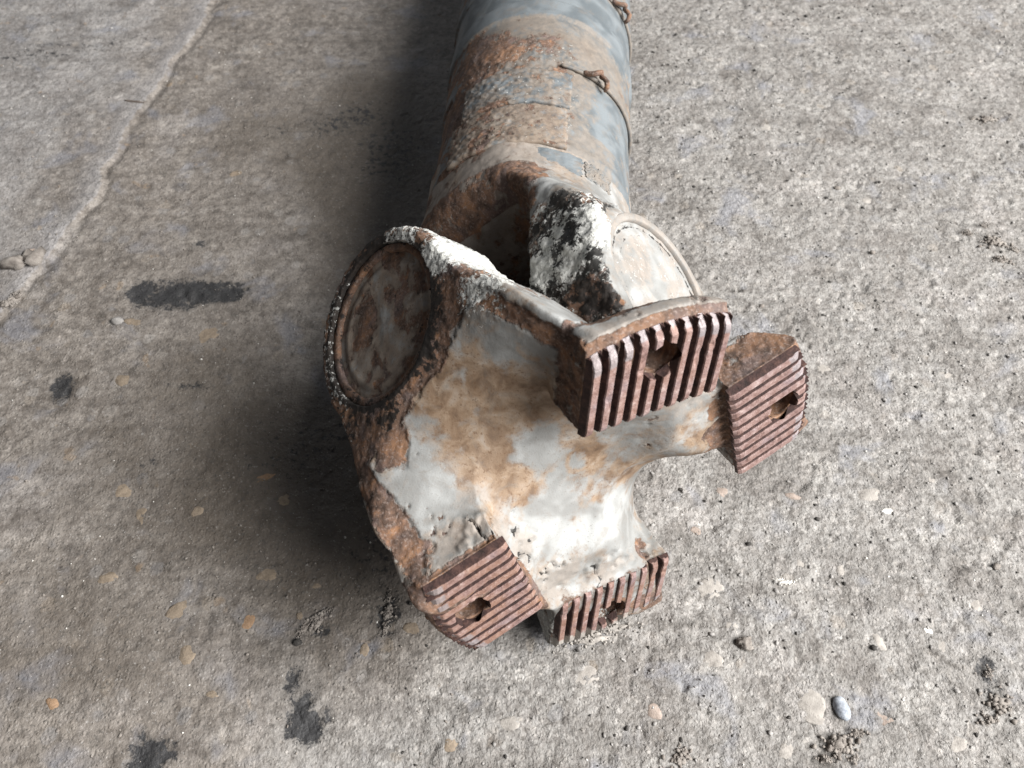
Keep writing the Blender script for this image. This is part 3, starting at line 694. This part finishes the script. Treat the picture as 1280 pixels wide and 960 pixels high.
top = sstep(upn+0.25*en, 0.35, 0.8)
encr = top*sstep(side+0.3*en, 0.55, 0.25)*sstep(zt+10*en, 190, 165)
bluezone = sstep(zt+3*en, 199, 203)*sstep(zt, 246, 240)
fn = fbm(Vt, .3, 4, 95, .7)
band = np.exp(-((zt-178-4*en)/13)**2)
bare = 0.20+0.42*en+0.26*encr*(1-bluezone)+0.22*band*sstep(side, .6, .1)+0.3*sstep(-side, .2, .7)*(1-bluezone)-0.3*bluezone+.15*fn
dust = np.clip((0.42*top+0.2*sstep(upn, .2, .6)+.22)*(1-bluezone)+0.45*en+.3*fn-.55*np.exp(-((side-.72)/.16)**2)*sstep(zt, 158, 150)*(zt > 112), 0, 1)
tan = np.clip(0.25+0.7*en+0.45*band+0.25*np.exp(-((zt-152)/10)**2)*top-0.5*bluezone-0.45*np.exp(-((side-.72)/.18)**2), 0, 1)
chalk = 0.06+0.22*encr+0.12*sstep(side, .6, .9)
dispt = encr*(1-bluezone)*(1.0*fbm(Vt, .3, 4, 51, .7))+0.25*fbm(Vt, .1, 3, 5)
Vt2 = Vt+Gt*dispt[:, None]
tube = part('tube', Vt2, Ft, MAT_TUBE, FR_TUBE, attrs=dict(bare=bare, tan=tan, chalk=chalk, tar=0*en, dust=dust))

def tube_pt(z, a, r):
    """a: 0 right, 90 top (degrees)"""
    q = math.radians(a); return np.array([-r*math.cos(q), r*math.sin(q), z])
MASKS0 = lambda n, **kw: {k: np.full(n, kw.get(k, 0.0), np.float32) for k in ('bare', 'tan', 'chalk', 'tar', 'dust')}
# thin curved sheet plates stuck to the tube
def curved_plate(name, z0, z1, a0, a1, r, th, seed, masks, parent, ragged=0.8, gran=1.0):
    NZ, NA2 = 44, 80
    fz_, fa = [q.ravel() for q in np.meshgrid(np.linspace(0, 1, NZ), np.linspace(0, 1, NA2), indexing='ij')]
    q = np.stack([fz_*9, fa*12, np.full_like(fa, seed)], 1)
    bz = (fz_ == 0) | (fz_ == 1); ba = (fa == 0) | (fa == 1)
    z = z0+(z1-z0)*fz_+ragged*vnoise(q*1.5, 1)*np.where(bz, 1, .3); a = a0+(a1-a0)*fa+ragged*vnoise(q*1.7, 2)*np.where(ba, 1, .3)
    rl = r+th+gran*(0.35*vnoise(q*2, 5)+0.55*fbm(q, 5, 3, 8, .7))-np.where(bz | ba, th*.35, 0)
    def P(rr_): return np.stack([-rr_*np.cos(np.radians(a)), rr_*np.sin(np.radians(a)), z], 1)
    vs = np.concatenate([P(r-1.2+0*z), P(rl)])
    n1 = NZ*NA2; fs = []
    for i in range(NZ-1):
        for j in range(NA2-1):
            a = i*NA2+j
            fs.append((n1+a, n1+a+1, n1+a+NA2+1, n1+a+NA2)); fs.append((a, a+NA2, a+NA2+1, a+1))
    bd = [j for j in range(NA2)]+[i*NA2+NA2-1 for i in range(1, NZ)]+[(NZ-1)*NA2+j for j in range(NA2-2, -1, -1)]+[i*NA2 for i in range(NZ-2, 0, -1)]
    for k in range(len(bd)):
        p, q = bd[k], bd[(k+1) % len(bd)]; fs.append((p, q, n1+q, n1+p))
    V = np.array(vs, np.float32); n = fbm(V, .12, 4, seed, .6); f = fbm(V, .3, 3, seed+3, .6)
    at = {k: np.clip(masks.get(k, 0)+(0.45*n+0.25*f), 0, 1) for k in ('bare', 'tan', 'chalk', 'tar', 'dust')}
    at['tar'] = np.full(len(V), masks.get('tar', 0)); at['chalk'] = np.full(len(V), masks.get('chalk', 0))
    return part(name, V, np.array(fs, np.int32), MAT_TUBE, FR_TUBE, parent=parent, attrs=at)
curved_plate('cover_plate', 92, 121, 72, 140, 53.6, 1.5, 3, dict(bare=.37, tan=.7, dust=.62, chalk=.24), tube)
curved_plate('cover_plate', 123.2, 151, 70, 134, 53.4, 1.3, 5, dict(bare=.34, tan=.5, dust=.62, chalk=.26), tube)
curved_plate('paint_flake', 77, 90, 62, 112, 52.4, 1.3, 8, dict(bare=.1, tan=.1, dust=.3, chalk=.10), tube, 1.4, .3)
curved_plate('paint_flake', 79, 90, 42, 60, 52.2, 0.9, 11, dict(bare=.15, tan=.2, dust=.75, chalk=.15), tube, 1.6)

def sweep(pts, rad, mat, name, fr, parent, n=8, masks=None, flat=1.0):
    pts = np.array(pts, float); m = len(pts); vs = []
    for i in range(m):
        t = pts[min(i+1, m-1)]-pts[max(i-1, 0)]; t /= np.linalg.norm(t)
        up = np.array([0, 0, 1.0]) if abs(t[2]) < .9 else np.array([1.0, 0, 0])
        a = np.cross(t, up); a /= np.linalg.norm(a); b = np.cross(t, a)
        r = rad*(1+0.14*vnoise(np.array([[i*.7, 3.1, rad]]), 2)[0])
        if i in (0, m-1): r *= 0.6
        for k in range(n):
            q = 2*math.pi*k/n; vs.append(pts[i]+a*math.cos(q)*r*flat+b*math.sin(q)*r)
    fs = []
    for i in range(m-1):
        for k in range(n):
            l = (k+1) % n; fs.append((i*n+k, i*n+l, (i+1)*n+l, (i+1)*n+k))
    fs.append(tuple(range(n))[::-1]); fs.append(tuple((m-1)*n+k for k in range(n)))
    return part(name, vs, fs, mat, fr, parent=parent, attrs=MASKS0(len(vs), **(masks or dict(bare=.5, dust=.5, tan=.5))))
def strap(z, a0, a1, hook_a, r):
    wire = sweep([tube_pt(z, a, r+0.5) for a in np.linspace(a0, a1, 60)], 1.1, MAT_TUBE, 'strap_wire', FR_TUBE, tube, masks=dict(bare=.3, dust=.7, tan=.4))
    h = [(0, -9, 1.2), (.6, -6, 2.0), (1.2, -3.5, 4.2), (.4, -1, 5.4), (-1.4, 1.2, 5.0), (-1.0, 3.0, 3.2), (.8, 3.8, 4.8), (2.4, 5.2, 5.6), (3.4, 7.0, 4.0), (3.0, 8.4, 1.2)]
    p = [tube_pt(z-dz*1.6, hook_a-ds/ r*57.3*0.8, r+dr) for (dz, ds, dr) in h]
    q = []
    for i in range(len(p)-1):
        for t in (0, .34, .67): q.append(p[i]*(1-t)+p[i+1]*t)
    q.append(p[-1])
    sweep(q, 1.35, MAT_TUBE, 'hook', FR_TUBE, wire, masks=dict(bare=.62, dust=.3, tan=.5, tar=.15))
strap(157.5, 77, -25, 56, 53.8)
strap(247, 60, -25, 36, 55.4)

# ------------------------------------------------------------------ stones set in the floor, loose bits and grit
def stone_material(name, c0, c1):
    k = NT(name)
    a = k.noise(260, 5, 0.65, 0.3); b = k.noise(1500, 3, 0.6, 0, 3.0)
    c = k.mix(k.step(a, 0.3, 0.7), c0, c1); c = k.mix(k.step(b, 0.6, 0.72, 0, .5), c, (0.30, 0.28, 0.26))
    c = k.mix(k.step(b, 0.40, 0.30, 0, .5), c, (0.09, 0.08, 0.07))
    return k.done(c, 0.8, k.bump(b, 0.6, 0.0004, k.bump(a, 0.5, 0.0008)), 0, 0.35)
STONE = dict(tan=stone_material('ochre_stone', (0.17, 0.135, 0.10), (0.27, 0.215, 0.16)), orange=stone_material('orange_stone', (0.21, 0.135, 0.08), (0.31, 0.20, 0.125)),
             pale=stone_material('pale_stone', (0.25, 0.23, 0.21), (0.36, 0.335, 0.305)), blue=stone_material('bluish_stone', (0.20, 0.22, 0.26), (0.40, 0.43, 0.47)),
             pink=stone_material('pinkish_stone', (0.24, 0.19, 0.16), (0.35, 0.29, 0.25)), white=stone_material('white_chip', (0.55, 0.53, 0.49), (0.75, 0.73, 0.69)),
             dark=stone_material('dark_crumb', (0.018, 0.017, 0.016), (0.06, 0.055, 0.05)), mud=stone_material('dry_mud', (0.15, 0.13, 0.115), (0.27, 0.245, 0.22)),
             grey=stone_material('grey_grit', (0.20, 0.19, 0.18), (0.36, 0.345, 0.33)), wood=stone_material('weathered_twig', (0.07, 0.055, 0.045), (0.16, 0.13, 0.11)))

import bmesh
def ico(sub):
    bm = bmesh.new(); bmesh.ops.create_icosphere(bm, subdivisions=sub, radius=1.0)
    v = np.array([x.co[:] for x in bm.verts], np.float32); bm.verts.index_update()
    f = np.array([[y.index for y in x.verts] for x in bm.faces], np.int32); bm.free(); return v, f
ICO1, ICO2, ICO3 = ico(1), ico(2), ico(3)
def lump(seed, sx, sy, sz, sub=2, rough=.35, fs=1.1):
    v, f = (ICO1, ICO2, ICO3)[sub-1]
    q = v+seed*3.7
    r = 1+rough*fbm(q, fs, 3, int(seed) % 50)+rough*.4*fbm(q, fs*3.3, 2, 9)
    return v*r[:, None]*np.array([sx, sy, sz], np.float32), f
def rotz(v, a):
    c, s_ = math.cos(a), math.sin(a); return np.stack([v[:, 0]*c-v[:, 1]*s_, v[:, 0]*s_+v[:, 1]*c, v[:, 2]], 1)

# (px, py, half width mm, half depth mm, turn, colour): flat stones worn level with the floor
SET_STONES = [(178, 645, 6, 7, .3, 'tan'), (310, 778, 3, 6.5, -.2, 'orange'), (375, 770, 2.5, 3, .1, 'tan'), 
    (152, 615, 5, 5, 1, 'tan'), (330, 598, 6, 2.4, .4, 'orange'), (395, 732, 4.5, 2.5, 0, 'tan'), (335, 720, 7, 5, .3, 'tan'), (220, 765, 7, 5, .8, 'tan'),
    (135, 725, 5, 4, .2, 'tan'), (65, 880, 4, 2.5, -.5, 'orange'), (265, 868, 4, 2.5, 0, 'tan'), 
    (235, 818, 5, 4.5, .3, 'tan'), (515, 785, 4.5, 4, .3, 'tan'), (455, 812, 2.5, 4, 0, 'tan'), (725, 845, 8, 6, .3, 'pale'),
    (1110, 900, 11, 4, -.45, 'pink'), (1015, 880, 6.5, 8, .2, 'pale'), (985, 940, 6, 5, 0, 'pale'), (890, 825, 5, 5, .5, 'pale'), (885, 735, 8, 5, .3, 'pale'),
    (915, 782, 5, 4.5, 0, 'pale'), (1160, 787, 3, 2.5, 0, 'white'), (1100, 805, 3, 6, .2, 'pale'), (1220, 755, 4, 4, .3, 'pale'), (1180, 808, 5, 7, -.5, 'pale'),
    (903, 615, 4, 3.5, 0, 'pink'), (990, 620, 4.5, 2.5, -.3, 'pink'), (1110, 640, 4, 2.2, .1, 'white'), (1088, 618, 6, 4, .2, 'pale'), (1052, 712, 3.5, 4, 0, 'pale'), (1000, 705, 3, 3, 0, 'pale'),
    (1045, 795, 4, 3.5, .1, 'grey'), (820, 890, 5, 4, .2, 'pink'), (170, 405, 8, 4, 0, 'tan'), (260, 420, 9, 7, .3, 'tan'), (155, 475, 5, 5, 0, 'tan'),
    (295, 215, 6, 4, .2, 'tan'), (212, 105, 4, 4, 0, 'tan'), (355, 625, 5, 4, .5, 'tan'), (248, 640, 3.5, 3.5, 0, 'tan'),
    (1165, 600, 4, 3, .2, 'pale'), (960, 160, 6, 5, .2, 'pale'), (1085, 250, 6, 4, 0, 'pale'), (1030, 460, 5, 3.5, .4, 'pale'), (1180, 470, 5, 3, 0, 'pale'), (870, 665, 3, 3, 0, 'pink'), (640, 905, 5, 4, .2, 'pale'), (565, 930, 4, 4, .2, 'tan'), (1200, 930, 5, 4, .2, 'pale')]
for i, (px, py, a, b, t, c) in enumerate(SET_STONES):
    x, y = g(px, py); v, f = lump(i+2, a/1000, b/1000, 0.0016, 3, .45, .9)
    v = rotz(v, t); gz = ground_z(x, y)
    hz = floor_height((v[:, 0]+x).astype(np.float32), (v[:, 1]+y).astype(np.float32))[0]
    soft = 0.4*gz+0.6*hz-0.00088
    o = mesh_obj('stone', np.stack([v[:, 0]+x, v[:, 1]+y, v[:, 2]*0.75+soft], 1), f, STONE[c], floor)

def loose(name, px, py, sx, sy, sz, turn, mat, label, cat, group=None, seed=1, sub=3, rough=.45, pieces=None, fs=1.2):
    x, y = g(px, py); z = ground_z(x, y)
    vs, fs_, b = [], [], 0
    r = np.random.default_rng(seed)
    if pieces:                                                     # a crumbled heap: many small grains over a low core
        todo = []
        for (dx, dy, dz, k) in pieces:
            todo.append((dx, dy, -sz*.35/1000, sx*k*.62, sy*k*.62, sz*k*.62, 3))
            for j in range(int(46*k)):
                q = r.normal(0, .55, 2)*k; e = max(0.0, 1-np.hypot(*q))
                m = r.uniform(.10, .26)*max(k, .5)*min(sx, sy)
                todo.append((dx+q[0]*sx/1000, dy+q[1]*sy/1000, e*sz*.5/1000, m*r.uniform(.7, 1.4), m, m*.75, 1))
    else: todo = [(0, 0, 0, sx, sy, sz, sub)]
    ct, st = math.cos(turn), math.sin(turn)
    for i, (dx, dy, dz, a_, b_, c_, sb) in enumerate(todo):
        v, f = lump(seed+i*1.3, a_/1000, b_/1000, c_/1000, sb, rough, fs)
        v = rotz(v, turn+(r.uniform(0, 6) if sb == 1 else 0))+np.array([dx*ct-dy*st, dx*st+dy*ct, c_/1000*0.5+dz]); vs.append(v); fs_.append(f+b); b += len(v)
    o = mesh_obj(name, np.concatenate(vs), np.concatenate(fs_), STONE[mat], smooth=(rough < .4))
    o.location = (x, y, z); return tag(o, label, cat, group)
loose('mud_clod', 24, 333, 6, 5, 4, .2, 'mud', 'small brown mud clod at the left edge, left of its neighbour', 'clod', 'clods beside the ridge', 3, 2, 1.1, fs=.9)
loose('mud_clod', 43, 326, 6, 5.5, 4.5, .9, 'mud', 'small brown mud clod under a pale pebble at the left edge', 'clod', 'clods beside the ridge', 6, 2, 1.1, fs=.9)
loose('pebble', 41, 318, 3.5, 2.6, 2.5, .3, 'pink', 'pale pebble resting behind the two mud clods at the left edge', 'pebble', None, 8, 2, .3)
loose('mud_clod', 10, 382, 6, 4, 3.5, .5, 'mud', 'crumbling mud clod at the left edge where the dust ridge ends', 'clod', 'clods beside the ridge', 12, pieces=[(0, 0, 0, 1), (.007, .004, 0, .6), (-.006, .005, 0, .55)])
loose('twig', 168, 128, 7.5, .8, .8, -.15, 'wood', 'short dark twig lying across the dust ridge', 'twig', None, 2, 3, .25)
loose('pebble', 148, 404, 3.6, 2.6, 2.2, .2, 'grey', 'grey pebble in front of the long black stain', 'pebble', None, 14, 2, .25)
loose('mud_clod', 396, 775, 4, 6.5, 1.8, -.4, 'mud', 'flat grey flake of dried mud left of the lowest serrated pad', 'clod', None, 21, 3, .8, pieces=[(0, 0, 0, 1), (-.004, -.006, 0, .6), (.003, .005, 0, .5)], fs=2.2)
loose('pebble', 371, 803, 2.3, 1.8, 1.3, .2, 'dark', 'black pebble beside the flat grey mud flake', 'pebble', None, 23, 2, .3)
loose('mud_clod', 485, 765, 3, 6, 1.2, -.2, 'mud', 'thin grey mud streak just left of the lowest serrated pad', 'clod', None, 25, 3, .9, pieces=[(0, 0, 0, 1), (.001, -.008, 0, .7), (-.002, .007, 0, .6)], fs=2.4)
loose('chip', 982, 729, 5.0, 1.6, .9, .05, 'white', 'white splintered chip lying right of the lower pads', 'chip', None, 31, 3, .7, pieces=[(0, 0, 0, 1), (-.003, .0015, 0, .6)], fs=2)
loose('pebble', 1051, 886, 3.4, 5.2, 2.4, .15, 'blue', 'blue and white pebble near the bottom right', 'pebble', None, 33, 3, .2)
loose('mud_clod', 1048, 932, 8, 5, 3.2, .2, 'mud', 'crumbly earth heap below the blue pebble at the bottom edge', 'clod', None, 36, 3, .8, pieces=[(0, 0, 0, 1), (.010, .003, 0, .55), (-.008, -.004, 0, .5), (.004, -.006, 0, .45)], fs=2.3)
loose('mud_clod', 1242, 305, 9, 5, 3.2, -.3, 'mud', 'grey earth crumbs in a heap near the right edge', 'clod', None, 39, 3, .8, pieces=[(0, 0, 0, 1), (-.016, .004, 0, .5), (.012, -.003, 0, .5), (-.006, .014, 0, .4), (.003, -.014, 0, .7)], fs=2.3)
loose('mud_clod', 1234, 150, 7, 4, 3.0, .2, 'mud', 'small dark earth crumbs high on the right of the floor', 'clod', None, 44, 3, .9, pieces=[(0, 0, 0, 1), (-.010, .003, 0, .5)], fs=2.3)
loose('pebble', 1046, 236, 2.6, 1.8, 1.4, .2, 'mud', 'small brown crumb on the pale floor right of the shaft', 'pebble', None, 47, 2, .4)
loose('pebble', 1090, 317, 1.9, 1.5, 1.2, .2, 'mud', 'small brown crumb on the floor between the bearing cap and the right edge', 'pebble', None, 49, 2, .5)
loose('pebble', 952, 383, 1.8, 1.4, 1.2, .2, 'mud', 'small brown crumb on the floor just above the right serrated pad', 'pebble', None, 51, 2, .5)
loose('mud_clod', 1250, 880, 7, 5, 2.6, .4, 'mud', 'brown earth crumbs under the dark stain at the lower right', 'clod', None, 54, 3, .9, pieces=[(0, 0, 0, 1), (-.010, -.003, 0, .6), (.004, .012, 0, .5)], fs=2.3)
loose('mud_clod', 852, 945, 6, 4, 2.2, .4, 'mud', 'low earth crumb at the bottom edge right of centre', 'clod', None, 57, 3, .9, pieces=[(0, 0, 0, 1), (-.007, -.003, 0, .5)], fs=2.3)
loose('pebble', 1246, 708, 1.9, 1.5, 1.2, .2, 'mud', 'small brown crumb close to the right edge below the middle', 'pebble', None, 59, 2, .5)
loose('mud_clod', 738, 800, 13, 3.5, 2.6, .12, 'pale', 'pale crumbs of dried mud under the lowest right serrated pad', 'clod', None, 63, 3, .8, pieces=[(0, 0, 0, 1), (-.012, .001, 0, .8), (.012, .004, 0, .8)], fs=2.3)
loose('mud_clod', 930, 805, 4, 3, 1.6, .4, 'mud', 'tiny brown earth crumb on the floor below the white chip', 'clod', None, 61, 3, .9, fs=2.3)

# grit: thousands of grains, finer and denser on the scoured right half
def grit(name, n, lo, hi, mat, xmin, xmax, seed, label, power=3.0):
    r = np.random.default_rng(seed); base, tri = ICO1
    xs = r.uniform(xmin, xmax, n); ys = 0.04+0.62*r.uniform(0, 1, n)**1.15
    cl = fbm(np.stack([xs, ys, 0*xs], 1), 14, 3, seed); keep = r.uniform(-.5, .6, n) < cl+.1; xs, ys = xs[keep], ys[keep]; n = len(xs)
    zz = floor_height(xs.astype(np.float32), ys.astype(np.float32))[0]
    sz = (lo+(hi-lo)*r.uniform(0, 1, n)**power)/1000
    V = np.repeat(base[None], n, 0)*(1+r.uniform(-.35, .35, (n, len(base), 1)))
    V = V*sz[:, None, None]*r.uniform(.6, 1.35, (n, 1, 3))
    a = r.uniform(0, 6.28, n); c, s_ = np.cos(a)[:, None], np.sin(a)[:, None]
    X = V[:, :, 0]*c-V[:, :, 1]*s_+xs[:, None]; Y = V[:, :, 0]*s_+V[:, :, 1]*c+ys[:, None]; Z = V[:, :, 2]*.8+(zz+sz*.25)[:, None]
    P = np.stack([X, Y, Z], -1).reshape(-1, 3); Fc = (tri[None]+(np.arange(n)*len(base))[:, None, None]).reshape(-1, 3)
    return tag(mesh_obj(name, P, Fc, STONE[mat], smooth=False), label, 'grit', kind='stuff')
grit('grit', 9000, .25, 1.1, 'grey', -.02, .44, 5, 'pale sand grains scattered over the floor right of the shaft')
grit('grit', 2600, .25, 1.3, 'dark', -.05, .44, 6, 'dark sand grains scattered over the floor right of the shaft', 4.0)
grit('grit', 1500, .2, .6, 'white', -.44, .44, 7, 'white sand grains scattered over the whole floor', 4.0)
grit('grit', 2600, .2, .9, 'mud', -.44, 0, 8, 'brown sand grains scattered over the floor left of the shaft')
